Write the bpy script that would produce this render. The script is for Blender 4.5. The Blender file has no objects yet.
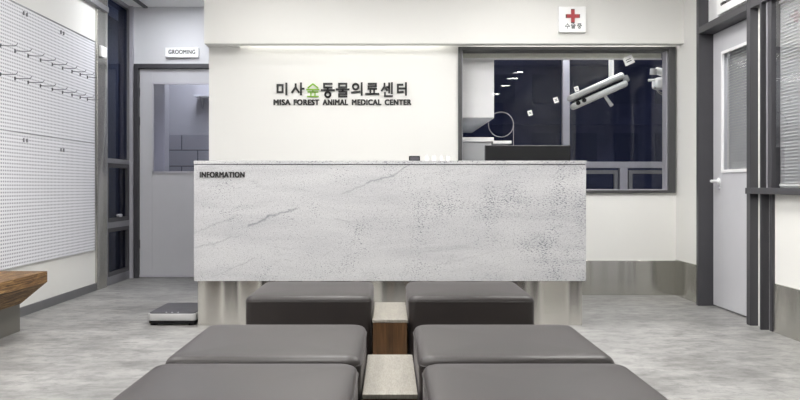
import bpy, bmesh, math, random
from mathutils import Vector, Matrix
PI = math.pi
C = bpy.context.scene.collection
scene = bpy.context.scene

# ------------------------------------------------------------------ camera
cam_d = bpy.data.cameras.new('camera'); cam = bpy.data.objects.new('camera', cam_d); C.objects.link(cam)
cam.location = (0, 0, 0.94); cam.rotation_euler = (PI/2, 0, 0)
cam_d.sensor_width = 36; cam_d.sensor_fit = 'HORIZONTAL'; cam_d.lens = 36*780/800
cam_d.shift_x = 0.0125; cam_d.shift_y = -0.01625
cam_d.clip_start = 0.05; cam_d.clip_end = 200
scene.camera = cam
# ------------------------------------------------------------------ world (night outside)
W = bpy.data.worlds.new('night'); scene.world = W; W.use_nodes = True
W.node_tree.nodes['Background'].inputs[0].default_value = (0.29, 0.30, 0.39, 1)
W.node_tree.nodes['Background'].inputs[1].default_value = 0.12
# ------------------------------------------------------------------ exposure
scene.view_settings.view_transform = 'Standard'; scene.view_settings.look = 'None'
scene.view_settings.gamma = 1; scene.view_settings.use_curve_mapping = False
scene.view_settings.exposure = 1.0
PANEL_E, SPOT_E, STRIP_E, EXAM_E = 12.0, 30.0, 3.5, 13.0

# ------------------------------------------------------------------ materials
def _m(name):
    m = bpy.data.materials.new(name); m.use_nodes = True
    nt = m.node_tree; return m, nt, nt.nodes['Principled BSDF']
def N(nt, t, **k):
    n = nt.nodes.new(t)
    for a, v in k.items(): setattr(n, a, v)
    return n
def coords(nt, scale=(1,1,1), rot=(0,0,0), kind='Object'):
    tc = N(nt, 'ShaderNodeTexCoord'); mp = N(nt, 'ShaderNodeMapping')
    mp.inputs['Scale'].default_value = scale; mp.inputs['Rotation'].default_value = rot
    nt.links.new(tc.outputs[kind], mp.inputs[0]); return mp.outputs[0]
def noise(nt, vec, scale, detail=4, rough=0.5, dist=0.0):
    n = N(nt, 'ShaderNodeTexNoise'); n.inputs['Scale'].default_value = scale
    n.inputs['Detail'].default_value = detail; n.inputs['Roughness'].default_value = rough
    n.inputs['Distortion'].default_value = dist
    nt.links.new(vec, n.inputs['Vector']); return n.outputs['Fac']
def ramp(nt, fac, stops):
    r = N(nt, 'ShaderNodeValToRGB'); e = r.color_ramp.elements
    while len(e) < len(stops): e.new(0.5)
    for i, (p, c) in enumerate(stops):
        e[i].position = p; e[i].color = (c, c, c, 1) if isinstance(c, (int, float)) else (*c, 1)
    nt.links.new(fac, r.inputs[0]); return r.outputs[0]
def mix(nt, fac, a, b, mode='MIX'):
    x = N(nt, 'ShaderNodeMix', data_type='RGBA', blend_type=mode)
    if isinstance(fac, float): x.inputs[0].default_value = fac
    else: nt.links.new(fac, x.inputs[0])
    for i, v in ((6, a), (7, b)):
        if isinstance(v, tuple): x.inputs[i].default_value = (*v, 1)
        else: nt.links.new(v, x.inputs[i])
    return x.outputs[2]
def math_(nt, op, a, b=None, c=None, clamp=False):
    x = N(nt, 'ShaderNodeMath', operation=op, use_clamp=clamp)
    for i, v in enumerate((a, b, c)):
        if v is None: continue
        if isinstance(v, (int, float)): x.inputs[i].default_value = v
        else: nt.links.new(v, x.inputs[i])
    return x.outputs[0]
def bump(nt, p, h, strength=0.2, dist=0.01):
    b = N(nt, 'ShaderNodeBump'); b.inputs['Strength'].default_value = strength; b.inputs['Distance'].default_value = dist
    nt.links.new(h, b.inputs['Height']); nt.links.new(b.outputs[0], p.inputs['Normal'])
def plain(name, col, rough=0.5, metal=0.0, var=0.03, vscale=6, spec=0.5):
    m, nt, p = _m(name)
    v = noise(nt, coords(nt), vscale, 3)
    lo = tuple(max(0, c*(1-var)) for c in col); hi = tuple(min(1, c*(1+var)) for c in col)
    nt.links.new(ramp(nt, v, [(0.3, lo), (0.7, hi)]), p.inputs['Base Color'])
    p.inputs['Roughness'].default_value = rough; p.inputs['Metallic'].default_value = metal
    p.inputs['Specular IOR Level'].default_value = spec
    return m
def emit(name, col, s):
    m, nt, p = _m(name)
    p.inputs['Base Color'].default_value = (0.8, 0.8, 0.8, 1)
    p.inputs['Emission Color'].default_value = (*col, 1); p.inputs['Emission Strength'].default_value = s
    return m
def glass(name, tint=(1,1,1), ior=1.5, rough=0.0):
    m, nt, p = _m(name); nt.nodes.remove(p)
    out = nt.nodes['Material Output']
    fr = N(nt, 'ShaderNodeFresnel'); fr.inputs[0].default_value = ior
    tr = N(nt, 'ShaderNodeBsdfTransparent'); tr.inputs[0].default_value = (*tint, 1)
    gl = N(nt, 'ShaderNodeBsdfGlossy'); gl.inputs['Roughness'].default_value = rough
    mx = N(nt, 'ShaderNodeMixShader')
    geo = N(nt, 'ShaderNodeNewGeometry')
    nt.links.new(math_(nt, 'MULTIPLY', fr.outputs[0], math_(nt, 'SUBTRACT', 1.0, geo.outputs['Backfacing'])), mx.inputs[0]); nt.links.new(tr.outputs[0], mx.inputs[1])
    nt.links.new(gl.outputs[0], mx.inputs[2]); nt.links.new(mx.outputs[0], out.inputs[0])
    return m

M = {}
def paint(name, col):
    m, nt, p = _m(name)
    v = noise(nt, coords(nt), 1.3, 3)
    nt.links.new(ramp(nt, v, [(0.3, tuple(c*0.985 for c in col)), (0.7, col)]), p.inputs['Base Color'])
    p.inputs['Roughness'].default_value = 0.6; p.inputs['Specular IOR Level'].default_value = 0.3
    bump(nt, p, noise(nt, coords(nt), 220, 2), 0.04, 0.002)
    return m
M['paint'] = paint('white wall paint', (0.755, 0.75, 0.725))
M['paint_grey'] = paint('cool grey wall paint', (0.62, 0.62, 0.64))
M['wall_dark'] = paint('dark grey wall paint', (0.10, 0.10, 0.11))
M['ceiling'] = paint('ceiling paint', (0.82, 0.82, 0.81))
M['frame'] = plain('dark grey metal frame', (0.060, 0.059, 0.066), 0.42, 0.2)
M['frame_mid'] = plain('mid grey metal frame', (0.19, 0.19, 0.20), 0.35, 0.5)
M['frame_window'] = plain('grey window frame', (0.07, 0.07, 0.072), 0.4, 0.3)
M['alu'] = plain('brushed aluminium frame', (0.50, 0.49, 0.54), 0.35, 0.35)
M['alu_dark'] = plain('dark aluminium frame', (0.27, 0.27, 0.29), 0.35, 0.6)  # darker aluminium tone for frames, joint strip and clips
M['door_leaf'] = plain('light grey door leaf', (0.52, 0.52, 0.55), 0.45, 0.0, 0.015)
M['white'] = plain('white plastic', (0.82, 0.82, 0.83), 0.35)
M['sign_white'] = plain('white acrylic sign', (0.88, 0.88, 0.88), 0.3)
M['lamp_white'] = plain('white lamp housing', (0.86, 0.85, 0.83), 0.3)
M['black'] = plain('black plastic', (0.007, 0.007, 0.008), 0.5, spec=0.25)
M['black_letter'] = plain('black lettering', (0.012, 0.012, 0.012), 0.5)
M['green_letter'] = plain('green lettering', (0.20, 0.42, 0.02), 0.5)
M['red'] = plain('red acrylic', (0.36, 0.018, 0.028), 0.4)
M['grey_letter'] = plain('grey lettering', (0.12, 0.14, 0.14), 0.5)
M['cream'] = plain('cream blind fabric', (0.70, 0.70, 0.62), 0.6)
M['plinth'] = plain('brushed metal plinth', (0.155, 0.148, 0.132), 0.4, 0.3)
M['mat'] = plain('dark rubber mat', (0.060, 0.058, 0.068), 0.5)
M['silver'] = plain('silver plastic', (0.50, 0.50, 0.50), 0.35, 0.3)
M['hook'] = plain('dark hook wire', (0.09, 0.09, 0.10), 0.35, 0.7)
M['slat'] = plain('grey blind slats', (0.34, 0.345, 0.355), 0.5)
M['panel_grey'] = plain('grey cabinet laminate', (0.42, 0.43, 0.44), 0.5)
M['facade_window'] = plain('unlit distant window', (0.44, 0.44, 0.50), 0.3)
M['tile_dark'] = plain('dark facade', (0.62, 0.60, 0.66), 0.8, 0, 0.3, 0.4)
M['panel_light'] = emit('LED panel diffuser', (1.0, 0.985, 0.96), PANEL_E)
M['spot_light'] = emit('downlight diffuser', (1.0, 0.985, 0.96), SPOT_E)
M['strip_light'] = emit('LED strip diffuser', (1.0, 0.99, 0.95), STRIP_E)
M['exam_light'] = emit('exam room LED panel', (0.92, 0.95, 1.0), EXAM_E)
M['win_lit'] = emit('lit distant window', (1.0, 0.85, 0.6), 0.35)
M['glass'] = glass('clear glass')
M['glass_reflect'] = glass('reflective interior glass', (1,1,1), 2.1)
M['glass_tint'] = glass('tinted glass', (0.80, 0.80, 0.85))
M['glass_dark'] = glass('dark exterior glass', (0.45, 0.5, 0.65), 1.17)

def floor_mat():
    m, nt, p = _m('concrete look floor tile')
    a = noise(nt, coords(nt, (0.9, 1.6, 1)), 2.2, 9, 0.68, 0.6)
    b = noise(nt, coords(nt, (2.0, 14.0, 1)), 1.5, 5, 0.6, 0.3)
    c1 = ramp(nt, a, [(0.30, (0.175, 0.171, 0.165)), (0.50, (0.29, 0.286, 0.277)), (0.68, (0.395, 0.39, 0.378))])
    c2 = ramp(nt, b, [(0.35, 0.90), (0.62, 1.0)])
    col = mix(nt, 1.0, c1, c2, 'MULTIPLY')
    g_ = noise(nt, coords(nt, (1, 1.5, 1)), 9, 8, 0.75, 0.4)
    col = mix(nt, 1.0, col, ramp(nt, g_, [(0.36, 0.62), (0.52, 0.95), (0.68, 1.12)]), 'MULTIPLY')
    br = N(nt, 'ShaderNodeTexBrick'); br.offset = 0.0
    br.inputs['Color1'].default_value = (1,1,1,1); br.inputs['Color2'].default_value = (0.96,0.96,0.96,1)
    br.inputs['Mortar'].default_value = (0.8,0.8,0.8,1); br.inputs['Scale'].default_value = 1
    br.inputs['Mortar Size'].default_value = 0.0016; br.inputs['Brick Width'].default_value = 0.6; br.inputs['Row Height'].default_value = 0.6
    nt.links.new(coords(nt), br.inputs['Vector'])
    nt.links.new(mix(nt, 1.0, col, br.outputs['Color'], 'MULTIPLY'), p.inputs['Base Color'])
    nt.links.new(ramp(nt, a, [(0.3, 0.38), (0.7, 0.5)]), p.inputs['Roughness'])
    bump(nt, p, b, 0.05, 0.004); return m
M['floor'] = floor_mat()

def stone_mat():
    m, nt, p = _m('white speckled granite')
    v = coords(nt, (1,1,1))
    rotv = coords(nt, (0.8, 1, 4.5), (0, math.radians(22), 0))
    sp = noise(nt, coords(nt, (0.8, 1, 1.7), (0, math.radians(28), 0)), 85, 4, 0.7)
    clump = noise(nt, v, 3.2, 3, 0.6)
    tc = N(nt, 'ShaderNodeTexCoord'); sx = N(nt, 'ShaderNodeSeparateXYZ'); nt.links.new(tc.outputs['Object'], sx.inputs[0])
    X, Z = sx.outputs[0], sx.outputs[2]
    bias = math_(nt, 'MULTIPLY', math_(nt, 'SUBTRACT', X, math_(nt, 'MULTIPLY', Z, 0.9)), 0.022)
    thr = math_(nt, 'ADD', math_(nt, 'MULTIPLY', clump, 0.42), math_(nt, 'ADD', sp, bias))
    specks = ramp(nt, thr, [(0.795, 0.0), (0.835, 1.0)])
    sp2 = ramp(nt, noise(nt, coords(nt, (1, 1, 1.5)), 120, 4, 0.7), [(0.36, 0.78), (0.54, 1.0)])
    cloud = ramp(nt, noise(nt, rotv, 1.6, 6, 0.6, 0.6), [(0.32, (0.46, 0.46, 0.475)), (0.52, (0.53, 0.53, 0.54)), (0.7, (0.57, 0.57, 0.575))])
    base = mix(nt, 1.0, cloud, sp2, 'MULTIPLY')
    col = mix(nt, math_(nt, 'MULTIPLY', specks, 0.85), base, (0.09, 0.09, 0.12))
    fs = ramp(nt, noise(nt, coords(nt, (0.8, 1, 1.5), (0, math.radians(28), 0)), 150, 2, 0.5), [(0.625, 0.0), (0.665, 1.0)])
    col = mix(nt, math_(nt, 'MULTIPLY', fs, 0.85), col, (0.10, 0.10, 0.12))
    # soft long veins rising to the right
    vn = noise(nt, rotv, 1.5, 5, 0.55, 1.4)
    band = ramp(nt, math_(nt, 'ABSOLUTE', math_(nt, 'SUBTRACT', vn, 0.5)), [(0.0, 0.40), (0.010, 0.0)])
    brk = ramp(nt, noise(nt, v, 5, 3), [(0.48, 0.0), (0.6, 1.0)])
    col = mix(nt, math_(nt, 'MULTIPLY', band, brk), col, (0.26, 0.26, 0.28))
    # the slab's own darker veins
    wob = math_(nt, 'MULTIPLY', math_(nt, 'SUBTRACT', noise(nt, v, 9, 4, 0.6), 0.5), 0.075)
    wob2 = noise(nt, v, 60, 3, 0.7)
    for (x0, z0, x1, z1, w, s) in ((-0.96, 0.668, -0.81, 0.742, .008, .8), (-0.82, 0.742, -0.62, 0.795, .007, .7), (-0.33, 0.895, -0.14, 0.965, .006, .4),
                                   (-0.16, 0.965, 0.03, 1.02, .007, .6), (0.02, 1.02, 0.14, 1.095, .006, .55), (-1.33, 0.63, -1.03, 0.74, .006, .3),
                                   (-1.33, 0.52, -1.0, 0.62, .006, .35), (-1.2, 0.34, -0.9, 0.46, .005, .3), (0.25, 0.40, 0.7, 0.50, .005, .2)):
        sl = (z1-z0)/(x1-x0)
        ln = math_(nt, 'ADD', math_(nt, 'MULTIPLY', math_(nt, 'SUBTRACT', X, x0), sl), z0)
        d = math_(nt, 'ABSOLUTE', math_(nt, 'ADD', math_(nt, 'SUBTRACT', Z, ln), wob))
        f = math_(nt, 'SUBTRACT', 1.0, math_(nt, 'DIVIDE', d, w*1.5), clamp=True)
        xm = (x0+x1)/2; hw = (x1-x0)/2
        g = math_(nt, 'DIVIDE', math_(nt, 'SUBTRACT', hw*1.1, math_(nt, 'ABSOLUTE', math_(nt, 'SUBTRACT', X, xm))), hw*0.25, clamp=True)
        k = math_(nt, 'MULTIPLY', math_(nt, 'MULTIPLY', f, g), math_(nt, 'MULTIPLY', math_(nt, 'ADD', wob2, 0.35), s*1.15), clamp=True)
        col = mix(nt, k, col, (0.17, 0.17, 0.19))
    nt.links.new(col, p.inputs['Base Color']); p.inputs['Roughness'].default_value = 0.38
    return m
M['stone'] = stone_mat()

def steel_mat(name, col, axis, rough=0.3, st=0.35):
    m, nt, p = _m(name)
    w = noise(nt, coords(nt, (axis, axis, 0.3)), 1.5, 0, 0.4, 0.2)
    nt.links.new(ramp(nt, w, [(0.3, tuple(c*0.92 for c in col)), (0.7, col)]), p.inputs['Base Color'])
    p.inputs['Metallic'].default_value = 0.9; p.inputs['Roughness'].default_value = rough
    bump(nt, p, w, st, 0.25); return m
M['steel'] = steel_mat('satin steel cladding', (0.72, 0.70, 0.66), 3.6, 0.24, 0.6)
M['steel_dark'] = steel_mat('satin steel kick plate', (0.62, 0.61, 0.57), 2.6, 0.26, 0.6)

def leather_mat():
    m, nt, p = _m('dark taupe leatherette')
    p.inputs['Base Color'].default_value = (0.040, 0.036, 0.034, 1)
    v = coords(nt)
    nt.links.new(ramp(nt, noise(nt, v, 3, 3), [(0.3, (0.0165, 0.013, 0.0125)), (0.7, (0.022, 0.0175, 0.0165))]), p.inputs['Base Color'])
    p.inputs['Roughness'].default_value = 0.43; p.inputs['Specular IOR Level'].default_value = 0.4; p.inputs['Sheen Weight'].default_value = 0.11; p.inputs['Sheen Roughness'].default_value = 0.35; p.inputs['Sheen Tint'].default_value = (1, 0.93, 0.96, 1)
    bump(nt, p, noise(nt, v, 260, 3), 0.12, 0.002); return m
M['leather'] = leather_mat()

def wood_mat(name, c0, c1, c2, scale, rough=0.4, dist=0.6, spec=0.5):
    m, nt, p = _m(name)
    a = noise(nt, coords(nt, scale), 4, 6, 0.6, dist)
    b = noise(nt, coords(nt, tuple(s*4 for s in scale)), 6, 3, 0.6)
    col = ramp(nt, a, [(0.32, c0), (0.5, c1), (0.68, c2)])
    col = mix(nt, 1.0, col, ramp(nt, b, [(0.35, 0.72), (0.6, 1.0)]), 'MULTIPLY')
    nt.links.new(col, p.inputs['Base Color']); p.inputs['Roughness'].default_value = rough
    p.inputs['Specular IOR Level'].default_value = spec
    bump(nt, p, a, 0.08, 0.004); return m
M['walnut'] = wood_mat('walnut veneer', (0.055, 0.026, 0.010), (0.095, 0.046, 0.018), (0.135, 0.068, 0.028), (9, 9, 0.5))
M['pale_top'] = wood_mat('pale taupe laminate top', (0.25, 0.232, 0.20), (0.28, 0.26, 0.222), (0.31, 0.288, 0.245), (14, 2, 2), 0.45)
M['timber'] = wood_mat('rough sawn brown timber', (0.035, 0.016, 0.006), (0.15, 0.075, 0.025), (0.42, 0.26, 0.10), (14, 0.9, 14), 0.65, 1.6)

def peg_mat():
    m, nt, p = _m('white perforated board')
    tc = N(nt, 'ShaderNodeTexCoord'); s = N(nt, 'ShaderNodeSeparateXYZ'); nt.links.new(tc.outputs['Object'], s.inputs[0])
    pitch = 0.0254
    fy = math_(nt, 'SUBTRACT', math_(nt, 'FRACT', math_(nt, 'DIVIDE', s.outputs[1], pitch)), 0.5)
    fz = math_(nt, 'SUBTRACT', math_(nt, 'FRACT', math_(nt, 'DIVIDE', s.outputs[2], pitch)), 0.5)
    r = math_(nt, 'SQRT', math_(nt, 'ADD', math_(nt, 'MULTIPLY', fy, fy), math_(nt, 'MULTIPLY', fz, fz)))
    hole = ramp(nt, r, [(0.24, 1.0), (0.29, 0.0)])
    nt.links.new(mix(nt, hole, (0.74, 0.74, 0.775), (0.20, 0.20, 0.24)), p.inputs['Base Color'])
    p.inputs['Roughness'].default_value = 0.45
    return m
M['peg'] = peg_mat()

def tile_mat():
    m, nt, p = _m('grey wall tile')
    br = N(nt, 'ShaderNodeTexBrick'); br.offset = 0.5
    br.inputs['Color1'].default_value = (0.46,0.46,0.49,1); br.inputs['Color2'].default_value = (0.43,0.43,0.46,1)
    br.inputs['Mortar'].default_value = (0.12,0.12,0.14,1); br.inputs['Scale'].default_value = 1
    br.inputs['Mortar Size'].default_value = 0.006; br.inputs['Brick Width'].default_value = 0.4; br.inputs['Row Height'].default_value = 0.2
    nt.links.new(coords(nt, (1,1,1), (PI/2, 0, 0)), br.inputs['Vector'])
    nt.links.new(br.outputs['Color'], p.inputs['Base Color']); p.inputs['Roughness'].default_value = 0.3
    return m
M['tile'] = tile_mat()

# ------------------------------------------------------------------ mesh helpers
class MB:
    def __init__(s): s.bm = bmesh.new()
    def box(s, x0, x1, y0, y1, z0, z1, bev=0.0, seg=2, rot=None, at=None):
        bm = bmesh.new(); bmesh.ops.create_cube(bm, size=1)
        bmesh.ops.scale(bm, vec=(x1-x0, y1-y0, z1-z0), verts=bm.verts)
        if bev > 0: bmesh.ops.bevel(bm, geom=list(bm.edges), offset=bev, segments=seg, profile=0.5, affect='EDGES')
        if rot is not None: bmesh.ops.transform(bm, matrix=rot.to_4x4() if len(rot) == 3 else rot, verts=bm.verts)
        bmesh.ops.translate(bm, vec=((x0+x1)/2, (y0+y1)/2, (z0+z1)/2), verts=bm.verts)
        s._join(bm); return s
    def _join(s, bm):
        me = bpy.data.meshes.new('tmp'); bm.to_mesh(me); bm.free(); s.bm.from_mesh(me); bpy.data.meshes.remove(me)
    def cyl(s, a, b, r, r2=None, seg=20, bev=0.0):
        a, b = Vector(a), Vector(b); d = b-a
        bm = bmesh.new(); bmesh.ops.create_cone(bm, cap_ends=True, segments=seg, radius1=r, radius2=r if r2 is None else r2, depth=d.length)
        if bev > 0:
            ed = [e for e in bm.edges if any(len(f.verts) > 4 for f in e.link_faces)]
            bmesh.ops.bevel(bm, geom=ed, offset=bev, segments=2, profile=0.5, affect='EDGES')
        bmesh.ops.transform(bm, matrix=Matrix.Translation((a+b)/2) @ d.to_track_quat('Z', 'Y').to_matrix().to_4x4(), verts=bm.verts)
        s._join(bm); return s
    def tube(s, pts, r, seg=8):
        pts = [Vector(p) for p in pts]; bm = bmesh.new(); rings = []
        up = Vector((0.13, 0.31, 0.94)).normalized()
        for i, p in enumerate(pts):
            t = (pts[min(i+1, len(pts)-1)] - pts[max(i-1, 0)]).normalized()
            u = t.cross(up).normalized(); v = t.cross(u)
            rings.append([bm.verts.new(p + r*(math.cos(2*PI*k/seg)*u + math.sin(2*PI*k/seg)*v)) for k in range(seg)])
        for i in range(len(rings)-1):
            for k in range(seg):
                bm.faces.new((rings[i][k], rings[i][(k+1)%seg], rings[i+1][(k+1)%seg], rings[i+1][k]))
        bm.faces.new(rings[0]); bm.faces.new(rings[-1]); bmesh.ops.recalc_face_normals(bm, faces=bm.faces)
        s._join(bm); return s
    def prism(s, poly, a0, a1, axis='y', bev=0.0):
        bm = bmesh.new()
        def v(p, a): return {'y': (p[0], a, p[1]), 'x': (a, p[0], p[1]), 'z': (p[0], p[1], a)}[axis]
        f0 = [bm.verts.new(v(p, a0)) for p in poly]; f1 = [bm.verts.new(v(p, a1)) for p in poly]
        bm.faces.new(f0); bm.faces.new(f1); n = len(poly)
        for i in range(n): bm.faces.new((f0[i], f0[(i+1)%n], f1[(i+1)%n], f1[i]))
        bmesh.ops.recalc_face_normals(bm, faces=bm.faces)
        if bev > 0: bmesh.ops.bevel(bm, geom=list(bm.edges), offset=bev, segments=2, profile=0.5, affect='EDGES')
        s._join(bm); return s
    def build(s, name, mat, parent=None, smooth=False):
        me = bpy.data.meshes.new(name); s.bm.to_mesh(me); s.bm.free()
        if isinstance(mat, str): mat = M[mat]
        me.materials.append(mat)
        if smooth:
            for p in me.polygons: p.use_smooth = True
            try: me.set_sharp_from_angle(angle=math.radians(35))
            except Exception: pass
        o = bpy.data.objects.new(name, me); C.objects.link(o)
        if parent is not None: o.parent = parent; o.matrix_parent_inverse = Matrix.Identity(4)
        return o
def structure(o): o['kind'] = 'structure'; return o
def tag(o, label, cat, group=None):
    o['label'] = label; o['category'] = cat
    if group: o['group'] = group
    return o
def empty(name, loc=(0,0,0), rz=0):
    o = bpy.data.objects.new(name, None); C.objects.link(o); o.location = loc; o.rotation_euler = (0,0,rz)
    o.empty_display_size = 0.1; return o
def thing(name, label, cat, loc=(0,0,0), rz=0, group=None): return tag(empty(name, loc, rz), label, cat, group)
def copy_tree(o, parent=None):
    c = o.copy(); C.objects.link(c); c.parent = parent
    for ch in list(o.children): copy_tree(ch, c)
    return c

FONT = None
def text_mesh(body, width, height, depth=0.006, bold=0.0):
    """latin lettering as a bmesh in the XZ plane, facing -Y, origin lower left"""
    cu = bpy.data.curves.new('t', 'FONT'); cu.body = body; cu.size = 1; cu.extrude = 0.02;  cu.space_character = 1.12
    o = bpy.data.objects.new('t', cu); C.objects.link(o)
    dg = bpy.context.evaluated_depsgraph_get(); dg.update()
    me = bpy.data.meshes.new_from_object(o.evaluated_get(dg))
    bm = bmesh.new(); bm.from_mesh(me)
    xs = [v.co.x for v in bm.verts]; ys = [v.co.y for v in bm.verts]
    x0, x1, y0, y1 = min(xs), max(xs), min(ys), max(ys)
    for v in bm.verts:
        v.co = Vector(((v.co.x-x0)/(x1-x0)*width, (-1 if v.co.z > 0 else 0)*depth, (v.co.y-y0)/(y1-y0)*height))
    bpy.data.objects.remove(o); bpy.data.curves.remove(cu)
    if bold > 0:
        e = bold*height; bm.to_mesh(me); src = [(v.co.copy()) for v in bm.verts]
        for k, (dx, dz) in enumerate(((1, .6), (-1, .6), (1, -.6), (-1, -.6))):
            n0 = len(bm.verts); bm.from_mesh(me); bm.verts.ensure_lookup_table()
            for v in bm.verts[n0:]: v.co += Vector((dx*e, -0.00004*(k+1) if v.co.y < -1e-6 else 0, dz*e))
    bpy.data.meshes.remove(me)
    return bm
def hang_strokes(ch):
    return {
    '미': [((.05,.86),(.50,.86),(.50,.22),(.05,.22),(.05,.86)), ((.84,1),(.84,0))],
    '사': [((.32,.92),(.32,.66),(.04,.20)), ((.32,.62),(.58,.22)), ((.76,1),(.76,0)), ((.76,.52),(.98,.52))],
    '숲': [((.10,.70),(.50,.98),(.90,.70)), ((0,.56),(1,.56)), ((.5,.56),(.5,.40)), ((.10,.38),(.90,.38)), ((.33,.38),(.33,.04)), ((.67,.38),(.67,.04)), ((.06,.03),(.94,.03))],
    '동': [((.82,.98),(.2,.98),(.2,.70),(.82,.70)), ((.5,.70),(.5,.50)), ((0,.50),(1,.50)), ('ring',.5,.17,.19)],
    '물': [((.2,.98),(.8,.98),(.8,.72),(.2,.72),(.2,.98)), ((0,.56),(1,.56)), ((.5,.56),(.5,.40)), ((.2,.39),(.8,.39),(.8,.21),(.2,.21),(.2,.03),(.82,.03))],
    '의': [('ring',.34,.70,.23), ((0,.20),(.72,.28)), ((.90,1),(.90,0))],
    '료': [((.2,.98),(.8,.98),(.8,.77),(.2,.77),(.2,.55),(.82,.55)), ((.35,.5),(.35,.14)), ((.65,.5),(.65,.14)), ((0,.13),(1,.13))],
    '센': [((.24,.96),(.24,.76),(.0,.44)), ((.24,.72),(.46,.48)), ((.46,.70),(.66,.70)), ((.66,.98),(.66,.30)), ((.90,1),(.90,.24)), ((.28,.28),(.28,.03),(.92,.03))],
    '터': [((.52,.86),(.08,.86),(.08,.22),(.56,.24)), ((.08,.54),(.50,.54)), ((.60,.54),(.84,.54)), ((.84,1),(.84,0))],
    '수': [((.5,.98),(.5,.86),(.1,.55)), ((.5,.86),(.9,.55)), ((0,.38),(1,.38)), ((.5,.38),(.5,0))],
    '술': [((.10,.74),(.50,.98),(.90,.74)), ((0,.58),(1,.58)), ((.5,.58),(.5,.42)), ((.2,.39),(.8,.39),(.8,.21),(.2,.21),(.2,.03),(.82,.03))],
    '중': [((.15,.96),(.85,.96)), ((.5,.96),(.12,.68)), ((.5,.9),(.88,.68)), ((0,.54),(1,.54)), ((.5,.54),(.5,.40)), ('ring',.5,.18,.18)],
    '실': [((.3,.98),(.3,.85),(.05,.55)), ((.3,.85),(.58,.55)), ((.85,1),(.85,.5)), ((.2,.40),(.86,.40),(.86,.21),(.2,.21),(.2,.03),(.9,.03))],
    }[ch]
def glyph(mb, ch, x, z, w, h, t, y0, depth=0.006):
    for st in hang_strokes(ch):
        if st[0] == 'ring':
            _, cx, cz, r = st; R = r*h; cx = x+cx*w; cz = z+cz*h
            pts = [(cx+R*math.cos(a), cz+R*math.sin(a)) for a in [2*PI*k/20 for k in range(21)]]
        else: pts = [(x+p[0]*w, z+p[1]*h) for p in st]
        for i, ((ax, az), (bx, bz)) in enumerate(zip(pts[:-1], pts[1:])):
            d = Vector((bx-ax, bz-az)); L = d.length; d.normalize(); n = Vector((-d.y, d.x))*t/2; e = d*t*0.42
            k = 0.00005*(i % 2)
            q = [(ax-e.x+n.x, az-e.y+n.y), (ax-e.x-n.x, az-e.y-n.y), (bx+e.x-n.x, bz+e.y-n.y), (bx+e.x+n.x, bz+e.y+n.y)]
            mb.prism(q, y0-depth-k, y0)

# ================================================================== SETTING
XL, XR, YB, YR, H = -2.68, 2.49, 6.79, -3.6, 2.80
def st_box(name, mat, *b, **k): return structure(MB().box(*b, **k).build(name, mat))
st_box('floor', 'floor', -4.2, 4.0, YR, 9.9, -0.1, 0)
st_box('ceiling', 'ceiling', -4.2, 4.0, YR, 9.9, H, H+0.1)
# left wall with the tall outside window at its far end
w = MB(); w.box(XL-0.15, XL, YR, 7.34, 0, H); structure(w.build('wall_left', 'paint'))
# rear wall behind the camera
st_box('wall_rear', 'wall_dark', XL-0.15, 4.0, YR-0.12, YR, 0, H)
# wall with the sign and the exam window
w = MB()
w.box(-1.576, 0.605, YB, YB+0.11, 0, H); w.box(0.605, 2.465, YB, YB+0.11, 0, 0.895); w.box(0.605, 2.465, YB, YB+0.11, 2.15, H)
w.box(2.465, 3.7, YB, YB+0.11, 0, H)
structure(w.build('wall_back', 'paint'))
bh = structure(MB().box(-1.576, XR, 6.61, 6.715, 2.156, H).box(-1.576, XR, 6.715, YB, 2.25, H).box(-1.576, -1.30, 6.715, YB, 2.156, 2.25).build('trim_1', 'paint'))   # bulkhead, with a light slot in its underside
MB().box(-1.25, 0.50, 6.73, 6.77, 2.243, 2.25).build('light_strip', 'strip_light', bh)
MB().box(0.70, 2.40, 6.73, 6.77, 2.243, 2.25).build('light_strip', 'strip_light', bh)
# corridor walls
w = MB(); w.box(-1.576, -1.466, YB+0.11, 8.06, 0, H); structure(w.build('wall_corridor', 'paint_grey'))
w = MB()
w.box(XL, -2.64, 8.06, 8.16, 0, H); w.box(-1.64, -1.466, 8.06, 8.16, 0, H); w.box(-2.64, -1.64, 8.06, 8.16, 2.21, H)
structure(w.build('wall_far', 'paint_grey'))
# right wall with door opening (5.34..6.17) and window opening (y<5.05)
w = MB()
w.box(XR, XR+0.16, 6.21, YB, 0, H)
w.box(XR, XR+0.16, 5.28, 6.21, 2.62, H)
w.box(XR+0.005, XR+0.16, 5.08, 5.29, 0, H)
w.box(XR+0.01, XR+0.16, 3.30, 5.08, 0, 0.90); w.box(XR+0.01, XR+0.16, 3.30, 5.08, 2.20, H)
w.box(XR+0.01, XR+0.16, YR, 3.30, 0, H)
structure(w.build('wall_right', 'paint'))
# kick plates / skirting
structure(MB().box(1.36, XR, YB-0.012, YB, 0, 0.30, 0.002).box(-1.576, 1.30, YB-0.012, YB, 0, 0.30, 0.002).build('baseboard_back', 'steel_dark'))
structure(MB().box(XR-0.012, XR, 6.215, YB-0.012, 0, 0.31, 0.002).box(XR-0.004, XR+0.01, YR, 5.055, 0, 0.315, 0.002).build('baseboard_right', 'steel_dark'))
structure(MB().box(XL, XL+0.014, YR, 7.30, 0, 0.068, 0.002).build('baseboard_left', 'frame_mid'))
# coving line on the left wall and blind slot in the ceiling
structure(MB().box(XL, XL+0.05, YR, 7.30, 2.57, 2.62, 0.004).build('trim_2', 'frame_mid'))
structure(MB().box(-2.54, -2.50, 6.0, 8.05, 2.785, 2.80).build('trim_3', 'frame'))
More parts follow.
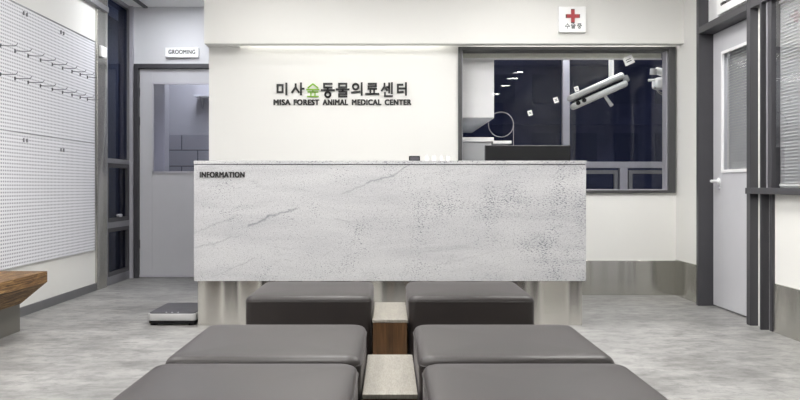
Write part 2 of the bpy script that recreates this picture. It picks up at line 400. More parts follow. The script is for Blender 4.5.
# ---- wall column beside left window (polished)
o = structure(MB().box(XL-0.15, XL+0.02, 7.09, 7.34, 0, H, 0.003).build('trim_4', 'steel_dark'))
s = MB().box(XL+0.02, XL+0.045, 7.13, 7.26, 2.135, 2.235, 0.004).build('column_reflection', 'white')  # white box stands in for a reflection in the polished column
tag(s, 'small white box in place of a reflection high on the steel column beside the pegboard', 'reflection')

# ---- window_1: tall dark outside window in the left wall
wn = structure(empty('window_1'))
f = MB()
x0, x1 = XL-0.12, XL+.004
for (a, b) in ((7.342, 7.40), (8.035, 8.06)): f.box(x0, x1, a, b, 0.0, H, 0.003)
for (a, b) in ((0.0, 0.08), (1.17, 1.215), (0.545, 0.60), (2.76, 2.80)): f.box(x0, x1-0.002, 7.40, 8.035, a, b, 0.003)
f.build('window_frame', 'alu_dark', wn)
f = MB()
for (za, zb) in ((0.08, 0.545), (0.60, 1.17)):
    f.box(x0+.05, x1-.008, 7.40, 7.45, za, zb, .003); f.box(x0+.05, x1-.008, 7.985, 8.035, za, zb, .003)
    f.box(x0+.05, x1-.008, 7.45, 7.985, za, za+.04, .003); f.box(x0+.05, x1-.008, 7.45, 7.985, zb-.04, zb, .003)
f.build('sash', 'frame', wn)
for (za, zb) in ((.09, .54), (.605, 1.165), (1.216, 2.759)):
    MB().box(XL-.035, XL-.03, 7.405, 8.03, za, zb).build('window_pane', 'glass_dark', wn)
h = MB(); h.cyl((XL-.015, 7.70, .66), (XL+.03, 7.70, .66), .014); h.box(XL+.02, XL+.036, 7.62, 7.71, .65, .672, .004); h.build('window_handle', 'alu', wn)
st_box('sky_blocker', 'wall_dark', -3.12, -3.05, 6.9, 9.2, 0, 3.4)  # added dark panel that blocks the sky behind the tall window
# ---- corner trim right of it
structure(MB().box(XL, XL+0.035, 8.02, 8.06, 0, H).build('trim_5', 'alu'))

# ---- door_1: grooming door
d = structure(empty('door_1'))
f = MB(); f.box(-2.64, -2.595, 8.03, 8.16, 0, 2.21, .003); f.box(-1.69, -1.64, 8.03, 8.16, 0, 2.21, .003); f.box(-2.595, -1.69, 8.03, 8.16, 2.165, 2.21, .003)
f.build('door_frame', 'frame', d)
gx0, gx1, gz0, gz1 = -2.46, -1.82, 1.085, 2.02
f = MB()
f.box(-2.59, gx0, 8.07, 8.11, 0.01, 2.16, .002); f.box(gx1, -1.695, 8.07, 8.11, 0.01, 2.16, .002)
f.box(gx0, gx1, 8.07, 8.11, 0.01, gz0, .002); f.box(gx0, gx1, 8.07, 8.11, gz1, 2.16, .002)
f.build('door_leaf', 'door_leaf', d)
f = MB(); f.box(gx0, gx0+.018, 8.06, 8.075, gz0, gz1); f.box(gx1-.018, gx1, 8.06, 8.075, gz0, gz1); f.box(gx0, gx1, 8.06, 8.075, gz0, gz0+.018); f.box(gx0, gx1, 8.06, 8.075, gz1-.018, gz1)
f.build('glazing_bead', 'alu', d)
MB().box(gx0+.005, gx1-.005, 8.088, 8.094, gz0+.005, gz1-.005).build('door_pane', 'glass_tint', d)
for z in (0.35, 1.62, 1.92): MB().cyl((-2.592, 8.06, z-.045), (-2.592, 8.06, z+.045), .009, seg=10).build('hinge', 'frame', d)
MB().box(-2.59, -1.695, 8.055, 8.075, 0.008, 0.03).build('threshold', 'alu', d)
h = MB(); h.cyl((-1.76, 8.07, 1.0), (-1.76, 8.02, 1.0), .011); h.cyl((-1.76, 8.025, 1.0), (-1.87, 8.025, 1.0), .009); h.build('door_handle', 'alu', d)
# room behind grooming door
w = MB(); w.box(-3.4, -1.0, 9.75, 9.85, 0, H); w.box(-3.4, -3.3, 8.16, 9.75, 0, H); w.box(-1.1, -1.0, 8.16, 9.75, 0, H); structure(w.build('wall_grooming', 'paint_grey'))
structure(MB().box(-3.3, -1.1, 9.735, 9.75, 0, 1.59).build('trim_6', 'tile'))
o = MB().box(-2.60, -2.44, 8.45, 8.62, 0.0, 2.12, .004).build('tall_locker', 'white'); tag(o, 'tall narrow pale cupboard behind the glass of the grooming door', 'cupboard')
sh = thing('wall_shelf', 'thin white shelf on the far wall behind the grooming door glass', 'shelf', (-2.05, 9.735, 2.05))
MB().box(-.35, .35, -.2, 0, 0, .02).build('shelf_board', 'white', sh)
for x in (-.28, .28): MB().prism([(-.18, 0), (0, 0), (0, -.14)], x-.008, x+.008, 'x').build('bracket', 'alu', sh)

# ---- door_2 in the right wall
d = structure(empty('door_2'))
f = MB()
f.box(2.44, 2.60, 6.17, 6.215, 0, 2.62, .003)                 # far jamb
f.box(2.44, 2.60, 5.285, 5.34, 0, 2.62, .003)                 # near jamb
f.box(2.44, 2.60, 5.34, 6.17, 2.15, 2.205, .003)              # transom bar
f.box(2.44, 2.60, 5.34, 6.17, 2.575, 2.62, .003)
f.build('door_frame', 'frame', d)
MB().box(2.52, 2.54, 5.34, 6.17, 2.205, 2.575).build('transom_panel', 'white', d)
gy0, gy1, gz0, gz1 = 5.47, 6.00, 1.05, 1.98
f = MB(); X0, X1 = 2.555, 2.595
f.box(X0, X1, 5.345, gy0, .012, 2.145, .002); f.box(X0, X1, gy1, 6.165, .012, 2.145, .002)
f.box(X0, X1, gy0, gy1, .012, gz0, .002); f.box(X0, X1, gy0, gy1, gz1, 2.145, .002)
f.build('door_leaf', 'door_leaf', d)
f = MB(); a = .022
f.box(2.545, 2.56, gy0, gy0+a, gz0, gz1); f.box(2.545, 2.56, gy1-a, gy1, gz0, gz1); f.box(2.545, 2.56, gy0+a, gy1-a, gz0, gz0+a); f.box(2.545, 2.56, gy0+a, gy1-a, gz1-a, gz1)
f.build('glazing_bead', 'white', d)
MB().box(2.572, 2.576, gy0+.005, gy1-.005, gz0+.005, gz1-.005).build('door_pane', 'glass', d)
h = MB(); h.cyl((2.556, 6.06, .985), (2.548, 6.06, .985), .027, bev=.002); h.cyl((2.55, 6.06, .985), (2.495, 6.06, .985), .012)
h.cyl((2.50, 6.075, .985), (2.50, 5.955, .985), .0105, bev=.003); h.build('door_handle', 'white', d, True)
h = MB(); h.cyl((2.556, 6.05, .93), (2.545, 6.05, .93), .012); h.build('keyhole', 'alu', d)
# second frame: interior window to the right of door_2
wn = structure(empty('window_2'))
f = MB()
f.box(2.438, XR+.02, 5.13, 5.146, 0, 2.21, .003)               # post to the floor
f.box(2.480, XR+.03, 5.065, 5.10, 0.0, 2.21, .003)
f.box(2.43, XR+.04, 3.27, 5.34, 0.893, 0.935, .003)           # sill bar
f.box(2.44, XR+.04, 3.27, 5.285, 2.15, 2.205, .003)
f.box(2.462, XR+.03, 5.035, 5.085, 0.935, 2.15, .003)
f.box(2.475, XR+.07, 3.27, 3.33, 0.935, 2.15, .003)
f.build('window_frame', 'frame', wn)
MB().box(2.478, 2.484, 3.33, 5.04, .935, 2.15).build('window_pane', 'glass_reflect', wn)
f = MB()
f.box(2.455, 2.475, 5.086, 5.09, .935, 2.15)
f.build('bead', 'alu', wn)
def blind(name, label, x, y0, y1, z0, z1, pitch=.021):
    b = thing(name, label, 'blind', (x, (y0+y1)/2, z1), 0)
    hy = (y1-y0)/2; m = MB(); z = -0.03
    R = Matrix.Rotation(math.radians(-58), 4, 'Y')
    while z > z0-z1+.02: m.box(-.0125, .0125, -hy, hy, z-.0007, z+.0007, rot=R); z -= pitch
    m.build('slats', 'slat', b)
    MB().box(-.016, .016, -hy, hy, -.02, 0, .002).build('head_rail', 'white', b)
    MB().box(-.012, .012, -hy, hy, z0-z1, z0-z1+.012, .002).build('bottom_rail', 'white', b)
    for y in (-hy*.6, hy*.6): MB().cyl((.014, y, z0-z1+.01), (.014, y, -.02), .001, seg=5).build('ladder_cord', 'white', b)
blind('venetian_blind', 'grey slatted blind behind the door glass, right side', 2.615, 5.46, 6.01, 1.04, 2.0)
blind('venetian_blind', 'grey slatted blind behind the large window at the right edge of the photo', 2.525, 3.34, 5.076, .945, 2.14)
w = MB(); w.box(3.9, 4.0, YR, YB, 0, H); structure(w.build('wall_treatment', 'paint_grey'))

# plaque above door_2
s = thing('door_plaque', 'white plaque with dark characters on the panel above the right door', 'sign', (2.50, 5.66, 2.29))
MB().box(-.03, .02, -.24, .24, -.055, .235, .004).build('plaque_board', 'sign_white', s)
m = MB()
def rot_glyph(chs, y, z, w, h, t, gap):
    mm = MB()
    for i, ch in enumerate(chs): glyph(mm, ch, i*(w+gap), 0, w, h, t, 0, .004)
    # facing -Y, turn to face -X : (x,y,z)->( y, -x, z)
    for v in mm.bm.verts: v.co = Vector((v.co.y - .030, y - v.co.x, z + v.co.z))
    return mm
rot_glyph('수술실', .15, .043, .040, .040, .006, .022).build('lettering', 'black_letter', s)
bm = text_mesh('OPERATING', .19, .022, .004, .012)
mm = MB(); mm.bm.free(); mm.bm = bm
for v in mm.bm.verts: v.co = Vector((v.co.y - .030, .16 - v.co.x, .001 + v.co.z))
mm.build('lettering', 'black_letter', s)

# ================================================================== exam room behind window
w = MB(); w.box(0.40, 0.50, YB+.11, 9.4, 0, H); w.box(3.6, 3.7, YB+.11, 9.4, 0, H); w.box(.40, 3.7, 9.25, 9.4, 0, .70); w.box(.40, 3.7, 9.25, 9.4, 2.6, H)
structure(w.build('wall_exam', 'paint_grey'))
wn = structure(empty('window_3'))
f = MB(); y0, y1 = YB-.03, YB+.13
f.box(.592, .625, y0, y1, .888, 2.157, .003); f.box(2.415, 2.478, y0, y1, .888, 2.157, .003)
f.box(.625, 2.415, y0, y1, .888, .912, .003); f.box(.625, 2.415, y0, y1, 2.125, 2.157, .003)
f.build('window_frame', 'frame_window', wn)
f = MB(); f.box(.625, .632, y0+.03, y1-.03, .912, 2.125); f.box(2.405, 2.415, y0+.03, y1-.03, .912, 2.125); f.box(.632, 2.405, y0+.03, y1-.03, .912, .920)
f.build('glazing_bead', 'alu', wn)
MB().box(.625, 2.415, YB+.04, YB+.046, .912, 2.125).build('window_pane', 'glass', wn)
b = thing('roller_blind', 'cream blind cassette rolled up along the top of the wide interior window', 'blind', (1.52, 6.97, 2.085))
MB().box(-.90, .90, -.03, .03, .0, .072, .012).build('cassette', 'cream', b)
MB().box(-.90, .90, -.024, -.018, -.012, .004).build('bottom_bar', 'white', b)
# outside window
wn = structure(empty('window_4'))
f = MB(); Y0, Y1 = 9.23, 9.33
f.box(.50, 3.6, Y0, Y1, 1.165, 1.24, .004); f.box(.50, 3.6, Y0, Y1, .70, .86, .004); f.box(.5, 3.6, Y0, Y1, 2.54, 2.6, .004)
f.box(2.04, 2.125, Y0-.01, Y1, 1.24, 2.54, .004); f.box(2.72, 2.81, Y0-.01, Y1, .86, 1.165, .004); f.box(.50, .56, Y0, Y1, .86, 2.54, .004); f.box(3.5, 3.6, Y0, Y1, .86, 2.54, .004)
f.box(1.5, 1.58, Y0-.01, Y1, .86, 1.165, .004)
f.build('window_frame', 'alu', wn)
for (a, b_) in ((.56, 1.5), (1.58, 2.72), (2.81, 3.5)):
    f = MB(); k = .045; a += .018; b_ -= .018; za, zb = .872, 1.14
    f.box(a, a+k, Y0+.01, Y1-.02, za, zb, .003); f.box(b_-k, b_, Y0+.01, Y1-.02, za, zb, .003)
    f.box(a+k, b_-k, Y0+.01, Y1-.02, za, za+k, .003); f.box(a+k, b_-k, Y0+.01, Y1-.02, zb-k, zb, .003)
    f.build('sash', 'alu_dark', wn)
MB().box(.55, 3.55, Y0+.05, Y0+.056, .80, 2.58).build('window_pane', 'glass_dark', wn)

# cabinet, counter
c = thing('wall_cabinet', 'white wall cabinet at the top left behind the wide interior window', 'cabinet', (.50, 7.02, 1.56))
MB().box(0, .44, .02, 1.9, 0, .70, .004).build('body', 'white', c)
for (a, b_) in ((.005, .435),): MB().box(a, b_, 0, .018, .005, .695, .003).build('door', 'white', c)
c = thing('low_cabinet', 'grey counter unit with white top below the white wall cabinet behind the window', 'cabinet', (.50, 7.05, 0))
MB().box(0, .42, .02, 1.9, 0, 1.35, .004).build('body', 'panel_grey', c)
MB().box(0, .44, 0, 1.9, 1.35, 1.39, .004).build('worktop', 'white', c)
MB().box(.43, .60, .0, .5, 1.33, 1.36, .004).build('side_shelf', 'white', c)

# surgical lamp
LY = 7.9
def lamp_arm(label, loc, mirror=1):
    t = thing('surgical_lamp', label, 'lamp', loc)
    R = Matrix.Rotation(math.radians(-24*mirror), 4, 'Y')
    def bar(dx, dz, L, hgt, dep, bev):
        m = MB(); m.box(-L/2, L/2, -dep/2, dep/2, -hgt/2, hgt/2, bev, 3)
        M4 = Matrix.Translation((dx, 0, dz)) @ R
        for v in m.bm.verts:
            # taper towards the ends
            k = 1-0.22*max(0, abs(v.co.x)/(L/2)-.6)/.4
            v.co.z *= k; v.co.y *= k; v.co = M4 @ v.co
        return m
    bar(-.10, .040, .60, .076, .20, .03).build('upper_arm', 'lamp_white', t, True)
    bar(-.065, -.042, .60, .080, .22, .032).build('lamp_head', 'lamp_white', t, True)
    bar(-.08, -.002, .52, .024, .206, .004).build('slot', 'black', t)
    for dx in (-.30, -.24):
        p = Vector((dx, 0, 0)); M4 = R
        z = -.045 - math.tan(math.radians(24))*dx*-1*mirror - .002
        zc = -.035 + (dx+.085)*math.tan(math.radians(24))
        MB().cyl((dx, -.10, zc), (dx, -.118, zc), .021, seg=16).build('vent', 'black', t)
    m = MB()
    for k in range(9):
        dx = -.20+k*.035; zc = -.035+(dx+.085)*math.tan(math.radians(24)) + .036
        m.box(dx-.008, dx+.008, -.112, -.104, zc-.006, zc+.006)
    m.build('grille', 'black', t)
    MB().cyl((-.01, -.02, -.05), (.055, -.05, -.155), .016, .020, bev=.005).build('handle', 'white', t, True)
    m = MB(); m.cyl((.06, 0, .12), (.06, 0, .34), .026, bev=.004); m.cyl((.06, 0, .34), (.06, 0, H-loc[2]), .020); m.cyl((.06, 0, H-loc[2]-.03), (.06, 0, H-loc[2]), .09)
    m.build('ceiling_stem', 'lamp_white', t, True)
    m = MB(); m.box(.14, .23, -.05, .05, .08, .15, .012, rot=R); m.cyl((.06, 0, .13), (.18, 0, .11), .022); m.build('joint', 'silver', t, True)
    return t
lamp_arm('white two-bar surgical lamp on a ceiling stem, seen in the middle of the wide window', (2.18, LY, 1.91))
t = thing('surgical_lamp', 'white surgical lamp head with hanging cables at the right edge of the wide window', 'lamp', (2.68, 7.9, 2.0))
m = MB(); m.cyl((.20, 0, .06), (.0, -.02, .12), .05, .035, bev=.01); m.build('arm', 'lamp_white', t, True)
m = MB(); m.box(-.01, .26, -.08, .08, -.07, .045, .03, 3); m.build('lamp_head', 'lamp_white', t, True)
MB().cyl((-.02, -.02, .075), (-.02, -.03, .135), .035, seg=16).build('joint', 'silver', t, True)
MB().cyl((-.01, -.03, .02), (-.075, -.03, .015), .013, bev=.003).build('handle', 'white', t, True)
m = MB()
for k in (0, 1):
    m.tube([(-.02+.02*k + .25*u, -.05, -.05 - .13*(u**.6) - .03*k) for u in [i/10 for i in range(11)]], .004)
m.build('cable', 'silver', t, True)
MB().cyl((.20, 0, .05), (.20, 0, H-2.0), .022).build('ceiling_stem', 'lamp_white', t, True)

# white cards on the inside of the glass, modelling reflections of signs
def reflection_card(label, x, z, w, h, rot):
    s = thing('glass_reflection', label, 'reflection_card', (x, 6.8375, z), 0, 'white cards modelling reflections in the wide interior window')
    R = Matrix.Rotation(math.radians(rot), 4, 'Y')
    MB().box(-w/2, w/2, -.001, .001, -h/2, h/2, rot=R).build('card', 'sign_white', s)
    m = MB()
    for dz in (.12, -.12): m.prism([(-w*.26, h*dz-h*.06), (w*.26, h*dz-h*.06), (w*.26, h*dz+h*.06), (-w*.26, h*dz+h*.06)], -.002, -.0011)
    for v in m.bm.verts: v.co = R @ v.co
    m.build('print', 'grey_letter', s)
reflection_card('largest white card modelling a reflection, near the top of the glass, right above the surgical lamp', 2.092, 2.050, .088, .075, -24)
reflection_card('small white card modelling a reflection in the glass at the left tip of the surgical lamp', 1.635, 1.800, .040, .044, -18)
reflection_card('small white card modelling a reflection in the glass just left of the upright window bar', 1.455, 1.702, .042, .050, -18)
reflection_card('small white card modelling a reflection, leftmost and lowest of the four on the glass', 1.228, 1.588, .040, .046, -18)

# hoop on stem
t = thing('ring_lamp', 'thin pale hoop on a slender stem standing behind the left part of the wide window', 'lamp', (1.13, 7.8, 1.385-.02))
m = MB(); m.tube([(-.02+.125*math.cos(a), 0, .20+.125*math.sin(a)) for a in [2*PI*k/40 for k in range(41)]], .004); m.build('hoop', 'alu', t, True)
MB().cyl((.105, 0, -.015), (.105, 0, .22), .004).build('stem', 'alu', t)
MB().cyl((-.02+.1, 0, -.5), (.12, 0, -.5), .05).build('foot', 'alu', t)
for o in list(t.children):
    if o.name.startswith('foot'): bpy.data.objects.remove(o)
sd = thing('side_stand', 'dark slim stand under the pale hoop behind the wide window', 'stand', (1.2, 7.8, 0))
MB().box(-.13, .15, -.15, .15, 1.33, 1.35, .004).build('stand_top', 'white', sd)
MB().box(-.12, .14, -.14, .14, 0, 1.33, .004).build('stand_body', 'black', sd)

# dark building outside
bd = thing('apartment_building', 'dark apartment block outside, faint through the far window', 'building', (8, 40, -12))
MB().box(-16, 16, 0, 8, 0, 34).build('wall', 'tile_dark', bd)
rnd = random.Random(4)
for i in range(15):
    for j in range(6):
        MB().box(-15.4+i*2.1, -14.2+i*2.1, -.05, 0, 8.2+j*3.0, 9.7+j*3.0).build('window', 'win_lit' if rnd.random() < .06 else 'facade_window', bd)
for j in range(7): MB().box(-16, 16, -.7, 0, 7.1+j*3.0, 7.4+j*3.0).build('balcony_slab', 'tile_dark', bd)

# ================================================================== LIGHTS
def panel(x, y, label, w=.6, l=1.2, mat='panel_light', z=H):
    t = thing('ceiling_light', label, 'light', (x, y, z), 0, 'flat ceiling light panels')
    MB().box(-w/2, w/2, -l/2, l/2, -.012, -.006).build('diffuser', mat, t)
    f = MB(); a = .02
    f.box(-w/2-a, -w/2, -l/2-a, l/2+a, -.015, 0); f.box(w/2, w/2+a, -l/2-a, l/2+a, -.015, 0); f.box(-w/2, w/2, -l/2-a, -l/2, -.015, 0); f.box(-w/2, w/2, l/2, l/2+a, -.015, 0)
    f.build('frame', 'white', t)
for (x, y, lb) in ((1.45, 4.6, 'added flat fill light in the ceiling between the desk and the right door'), (-.3, 4.7, 'flat light panel in the ceiling in front of the reception desk'), (-.3, 2.2, 'flat light panel in the ceiling above the waiting benches'),
                   (-2.1, 7.35, 'small added fill light in the ceiling at the passage door'), (-1.9, 3.4, 'added flat fill light in the ceiling near the pegboard'),
                   (-1.9, .6, 'added flat fill light in the ceiling above the timber bench')):  # right door, passage and left wall panels are added, unseen fill lights
    panel(x, y, lb) if y < 7 else panel(x, y, lb, .3, .5, 'exam_light')
panel(2.2, 8.0, 'light panel in the ceiling of the room behind the wide window', .4, .8, 'exam_light')
panel(-2.2, 9.0, 'light panel in the ceiling of the grooming room', .3, .8, 'exam_light')
panel(3.25, 4.6, 'light panel in the ceiling of the room behind the right door', .3, 1.2, 'exam_light')
dl = thing('downlight', 'round recessed downlight', 'light', (2.1, 5.0, H), 0, 'round ceiling downlights')
MB().cyl((0, 0, -.008), (0, 0, -.001), .085, seg=28).build('diffuser', 'spot_light', dl)
m = MB(); m.tube([(.093*math.cos(a), .093*math.sin(a), -.004) for a in [2*PI*k/28 for k in range(29)]], .008, 6); m.build('rim', 'white', dl)
for i, (x, y, lb) in enumerate(((2.1, 5.0, 'near the right door'), (2.1, 3.2, 'by the right window'), (2.08, 1.08, 'second along the right wall behind'), (2.1, .35, 'third along the right wall behind'), (2.1, -.6, 'fourth along the right wall behind'),
                 (2.1, -1.85, 'last along the right wall'), (1.1, 5.9, 'over the staff side of the desk'), (-1.0, 5.9, 'over the desk near the wall lettering'), (-2.1, 7.0, 'at the mouth of the passage'), (1.1, 3.6, 'right of the bench rows'), (1.1, 1.2, 'right of the near benches'))):
    o = dl if i == 0 else copy_tree(dl)
    o.location = (x, y, H); o['label'] = 'round recessed ceiling downlight ' + lb

# ================================================================== RECEPTION DESK
dk = thing('reception_desk', 'long reception counter clad in white speckled granite with steel base', 'desk', (0, 5.25, 0))
g = MB(); g.box(-1.32, 1.32, 0, .03, .307, 1.090, .0015); g.build('stone_front', 'stone', dk)
g = MB(); g.box(-1.32, -1.29, .031, .62, .307, 1.090, .0015); g.build('stone_side', 'stone', dk)
g = MB(); g.box(1.29, 1.32, .031, .62, .307, 1.090, .0015); g.build('stone_side', 'stone', dk)
g = MB(); g.box(-1.322, 1.322, -.004, .30, 1.095, 1.117, .0015); g.build('stone_top', 'stone', dk)
MB().box(-1.316, 1.316, .004, .29, 1.089, 1.096).build('shadow_gap', 'black', dk)
MB().box(-1.305, 1.305, .045, .60, 0.0, .305, .002).build('steel_base', 'steel', dk)
MB().box(-1.29, 1.29, .25, .62, .74, .77, .002).build('worktop', 'panel_grey', dk)
MB().box(-1.29, 1.29, .031, .06, .305, 1.089).build('inner_panel', 'panel_grey', dk)
bm = text_mesh('INFORMATION', .298, .036, .006, .055); m = MB(); m.bm.free(); m.bm = bm
for v in m.bm.verts: v.co += Vector((-1.278, 0, 1.005))
o = m.build('lettering', 'black_letter', dk); o['label'] = 'black letters reading INFORMATION'

mn = thing('computer_monitor', 'black computer monitor seen from behind above the right part of the desk', 'monitor', (1.012, 5.72, .77))
MB().box(-.312, .312, 0, .022, .12, .474, .004).build('housing', 'black', mn)
MB().box(-.315, .315, .0225, .030, .118, .478, .003).build('screen', 'frame', mn)
MB().box(-.03, .03, -.03, 0, .01, .3, .004).build('stand', 'black', mn)
MB().box(-.12, .12, -.10, .10, 0, .012, .004).build('foot', 'black', mn)
t = thing('card_terminal', 'tiny black display box on top of the reception desk', 'display', (.168, 5.36, 1.117))
MB().box(-.038, .038, -.02, .02, 0, .036, .004).build('housing', 'black', t)
MB().box(-.030, .030, -.022, -.0195, .008, .028).build('display', 'mat', t)
for i, (x, lb) in enumerate(((.255, 'leftmost, next to the black display box'), (.305, 'second'), (.355, 'third'), (.40, 'rightmost'))):
    t = thing('small_bottle', 'small white bottle on the desk top, ' + (lb if i in (0, 3) else lb + ' of the row from the display box'), 'bottle', (x, 5.38, 1.117), 0, 'small white bottles on the desk')
    MB().cyl((0, 0, 0), (0, 0, .034), .011, bev=.003).build('body', 'paint', t, True)
    MB().cyl((0, 0, .034), (0, 0, .043), .005, bev=.001).build('cap', 'silver', t, True)

# ================================================================== WALL LETTERING
K = 6.79/780
sg = thing('wall_lettering', 'raised Korean clinic name with smaller English line on the white wall above the desk', 'sign', (0, YB, 0))
def zof(py): return .94-(py-187)*K
def xof(px): return (px-390)*K
gl = (('미',277.2,288.2,83.6,94.6),('사',291.8,304,83.4,94.6),('숲',307,319,83.8,97),('동',321.7,334,83.6,97),('물',336.7,348.8,83.6,97),('의',352,362.8,83.2,95),('료',366,378.5,83.6,95.5),('센',381.8,393,83.2,96.6),('터',397,407.6,83.2,94.8))
for ch, a, b_, t0, t1 in gl:
    m = MB(); glyph(m, ch, xof(a), zof(t1), (b_-a)*K, (t1-t0)*K, .011 if ch == '숲' else .0165, 0, .012)
    o = m.build('character', 'green_letter' if ch == '숲' else 'black_letter', sg)
    if ch == '숲': o['label'] = 'green character, third in the row'
for word, a, b_ in (('MISA',274,290.2),('FOREST',294,319),('ANIMAL',323,347.8),('MEDICAL',352.2,381),('CENTER',385,411)):
    bm = text_mesh(word, (b_-a)*K, 5.2*K, .010, .075); m = MB(); m.bm.free(); m.bm = bm
    for v in m.bm.verts: v.co += Vector((xof(a), 0, zof(104.9)))
    m.build('word', 'black_letter', sg)

# grooming sign
t = thing('door_sign', 'small white plate reading GROOMING above the passage door', 'sign', (0, 8.06, 0))
K2 = 8.03/780
def z2(py): return .94-(py-187)*K2
def x2(px): return (px-390)*K2
MB().box(x2(165.3), x2(198.3), -.035, 0, z2(57.3), z2(47.6), .002).build('plate', 'sign_white', t)
bm = text_mesh('GROOMING', 26.5*K2, 4.2*K2, .003, .03); m = MB(); m.bm.free(); m.bm = bm
for v in m.bm.verts: v.co += Vector((x2(168.8), -.035, z2(54.1)))
m.build('lettering', 'black_letter', t)

# red cross sign
t = thing('light_box_sign', 'square white sign with a red cross on the bulkhead above the wide window', 'sign', (0, 6.61, 0))
K3 = 6.57/780
def z3(py): return .94-(py-187)*K3
def x3(px): return (px-390)*K3
MB().box(x3(558.8), x3(586), -.04, 0, z3(32.2), z3(6.5), .004).build('sign_box', 'sign_white', t)
m = MB(); cx, cz, a, b_ = x3(572.7), z3(16.2), 6.3*K3, 1.75*K3
m.box(cx-a, cx+a, -.050, -.04, cz-b_, cz+b_); m.box(cx-b_, cx+b_, -.0502, -.04, cz-a, cz+a); o = m.build('red_cross', 'red', t)
m = MB()
for (dx, dz) in ((-1,0),(1,0),(0,1),(0,-1)):
    e = .006; X_, Z_ = cx+dx*(a+e/2), cz+dz*(a+e/2); hx = e/2 if dx else b_; hz = e/2 if dz else b_
    m.box(X_-hx, X_+hx, -.049, -.04, Z_-hz, Z_+hz)
m.build('cross_edge', 'black_letter', t)
m = MB()
for ch, px in (('수',565.2),('술',571),('중',577.2)): glyph(m, ch, x3(px), z3(28.4), 4.4*K3, 4.8*K3, .0058, -.04, .003)
m.build('lettering', 'grey_letter', t)

# ================================================================== BENCHES
def make_bench():
    t = thing('padded_bench', '', 'bench', (0, 0, 0), 0, 'dark padded benches')
    bm = bmesh.new(); S = .299; R = .038; pts = []
    for (cx, cy, a0) in ((S-R, S-R, 0), (-S+R, S-R, 90), (-S+R, -S+R, 180), (S-R, -S+R, 270)):
        for k in range(7):
            a = math.radians(a0+15*k); pts.append((cx+R*math.cos(a), cy+R*math.sin(a)))
    prof = [(.0, .06), (.0, .20), (.0, .398), (.002, .407), (.006, .4145), (.012, .420), (.020, .4240), (.030, .4260)]
    rings = []
    for (ins, z) in prof:
        rings.append([bm.verts.new((x*(1-ins/S), y*(1-ins/S), z)) for x, y in pts])
    n = len(pts)
    # crowned top
    for (s_, z) in ((.80, .428), (.5, .430), (.2, .431)):
        rings.append([bm.verts.new((x*s_, y*s_, z)) for x, y in pts])
    for i in range(len(rings)-1):
        for k in range(n): bm.faces.new((rings[i][k], rings[i][(k+1)%n], rings[i+1][(k+1)%n], rings[i+1][k]))
    bm.faces.new(rings[-1]); bm.faces.new(rings[0]); bmesh.ops.recalc_face_normals(bm, faces=bm.faces)
    m = MB(); m.bm.free(); m.bm = bm; m.build('cushion', 'leather', t, True)
    m = MB(); q = [Vector((x*1.001, y*1.001, .398)) for x, y in pts]; m.tube(q+[q[0]], .0025, 6); m.build('piping', 'leather', t, True)
    MB().box(-.27, .27, -.27, .27, 0, .06, .003).build('plinth', 'frame', t)
    return t
proto = make_bench()
spots = [(-.386, 3.97, 'back left padded bench, up against the reception desk, left of the small wooden box'),
         (.386, 3.97, 'back right padded bench, up against the reception desk, right of the small wooden box'),
         (-.387, 2.645, 'middle row left padded dark bench, left of the nearer wooden box'),
         (.387, 2.645, 'middle row right padded dark bench, right of the nearer wooden box'),
         (-.392, 2.00, 'nearest left padded dark bench, cut by the bottom edge of the photo'),
         (.394, 2.00, 'nearest right padded dark bench, cut by the bottom edge of the photo')]
for i, (x, y, lb) in enumerate(spots):
    o = proto if i == 0 else copy_tree(proto); o.location = (x, y, 0); o['label'] = lb
def make_box():
    t = thing('side_box', '', 'side table', (0, 0, 0), 0, 'walnut boxes between the benches')
    MB().box(-.080, .080, -.275, .275, 0, .306, .002).build('body', 'walnut', t)
    MB().box(-.083, .083, -.278, .278, .306, .320, .002).build('table_top', 'pale_top', t)
    return t
bx = make_box()
for i, (y, lb) in enumerate(((3.92, 'walnut box with pale top between the two back benches, near the desk'), (2.61, 'walnut box with pale top between the two middle benches, the nearer one'))):
    o = bx if i == 0 else copy_tree(bx); o.location = (0, y, 0); o['label'] = lb

# ================================================================== FLOOR SCALE
t = thing('floor_scale', 'low animal weighing scale with dark mat on the floor left of the desk', 'scale', (-1.482, 5.52, 0))
def rr(hx, hy, r, n=5):
    p = []
    for (cx, cy, a0) in ((hx-r, hy-r, 0), (-hx+r, hy-r, 90), (-hx+r, -hy+r, 180), (hx-r, -hy+r, 270)):
        for k in range(n+1): a = math.radians(a0+90*k/n); p.append((cx+r*math.cos(a), cy+r*math.sin(a)))
    return p
MB().prism(rr(.165, .235, .03), .034, .080, 'z', .004).build('platform', 'silver', t, True)
MB().prism(rr(.155, .225, .025), .080, .087, 'z', .0015).build('mat', 'mat', t, True)
MB().prism(rr(.160, .230, .03), .014, .034, 'z').build('base', 'black', t)
for (x, y) in ((-.13, -.19), (.13, -.19), (-.13, .19), (.13, .19)): MB().cyl((x, y, 0), (x, y, .014), .025).build('foot', 'black', t)
m = MB(); [m.cyl((x, -.213, .0872), (x, -.213, .0885), .005, seg=10) for x in (-.04, 0, .04)]; m.build('button', 'white', t)

# ================================================================== TIMBER BENCH
t = thing('timber_bench', 'thick rough timber bench on a steel plinth along the left wall', 'bench', (XL+.03, 0, 0))
x = XL+.03
prof = [(0, .392), (-2.235-x, .392), (-2.235-x, .322), (-2.41-x, .178), (0, .178)]
MB().prism(prof, 1.2, 5.09, 'y', .003).build('seat', 'timber', t)
MB().box(0, -2.41-x-.002, 1.22, 5.085, 0, .178, .002).build('plinth', 'plinth', t)

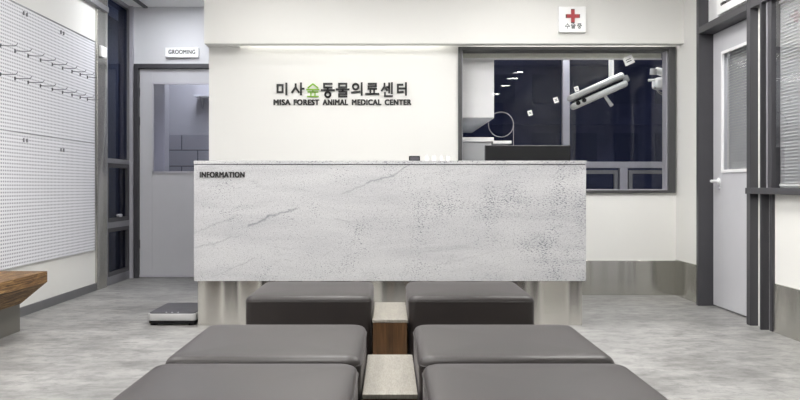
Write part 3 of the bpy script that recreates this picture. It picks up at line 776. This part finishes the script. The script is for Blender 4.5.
# ================================================================== PEGBOARD
t = thing('pegboard', 'large white perforated display board on the left wall', 'pegboard', (XL, 5.0, 0))
MB().box(.006, .02, -2.6, 2.03, .372, 2.243).build('board', 'peg', t)
f = MB(); f.box(.004, .024, -2.62, -2.6, .37, 2.245); f.box(.004, .022, 2.03, 2.04, .37, 2.245); f.box(.004, .024, -2.62, 2.04, 2.243, 2.253); f.build('edge_strip', 'frame_mid', t)
MB().box(.004, .0225, -2.6, 2.03, 1.330, 1.3345).build('joint_strip', 'alu_dark', t)
hk = thing('pegboard_hook', '', 'hook', (XL+.02, 0, 0), 0, 'display hooks on the pegboard')
m = MB(); m.tube([(0, 0, 0), (.05, 0, -.002), (.10, 0, -.003), (.112, 0, .002), (.12, 0, .014)], .0022, 6); m.build('prong', 'hook', hk)
MB().box(0, .006, -.008, .008, -.014, .012, .002).build('backplate', 'hook', hk)
ys = [5.32, 5.53, 5.73, 5.93, 6.14, 6.33, 6.52, 6.69, 6.85]
ordn = ['nearest the camera', 'second from the near end', 'third from the near end', 'fourth from the near end', 'middle one', 'fourth from the far end', 'third from the far end', 'second from the far end', 'farthest, beside the steel column']
first = True
for row, z in (('upper', 1.905), ('lower', 1.71)):
    for y, od in zip(ys, ordn):
        o = hk if first else copy_tree(hk); first = False
        o.location = (XL+.02, y, z); o['label'] = 'dark wire hook in the %s row on the pegboard, %s' % (row, od)
for (y, z, lb) in ((5.68, 2.20, 'near the top edge, left'), (6.32, 2.19, 'near the top edge, right'), (5.68, 1.28, 'below the hook rows, left'), (6.32, 1.24, 'below the hook rows, right')):
    t = thing('bracket_clip', 'pair of small grey clips on the pegboard, ' + lb, 'clip', (XL+.02, y, z), 0, 'small clips on the pegboard')
    for dy in (-.026, .026): MB().box(0, .012, dy-.004, dy+.004, -.014, .014, .002).build('clip', 'alu_dark', t)

# ---- pieces that sit on a part become its sub-parts
RULES = {'piping': 'cushion', 'door_handle': 'door_leaf', 'keyhole': 'door_leaf', 'glazing_bead': 'door_leaf', 'door_pane': 'door_leaf', 'hinge': 'door_leaf',
         'window_handle': 'window_frame', 'sash': 'window_frame', 'button': 'mat', 'lettering': ('plate', 'plaque_board', 'sign_box', 'stone_front'), 'cross_edge': 'red_cross',
         'vent': 'lamp_head', 'grille': 'upper_arm', 'handle': 'lamp_head', 'display': 'housing', 'screen': 'housing', 'bracket': 'shelf_board', 'cap': 'body', 'print': 'card', 'bead': 'window_frame'}
base = lambda o: o.name.split('.')[0]
for root in [o for o in scene.objects if o.parent is None]:
    kids = list(root.children)
    for ch in kids:
        want = RULES.get(base(ch))
        if not want: continue
        want = (want,) if isinstance(want, str) else want
        for p in kids:
            if base(p) in want and p is not ch: ch.parent = p; break
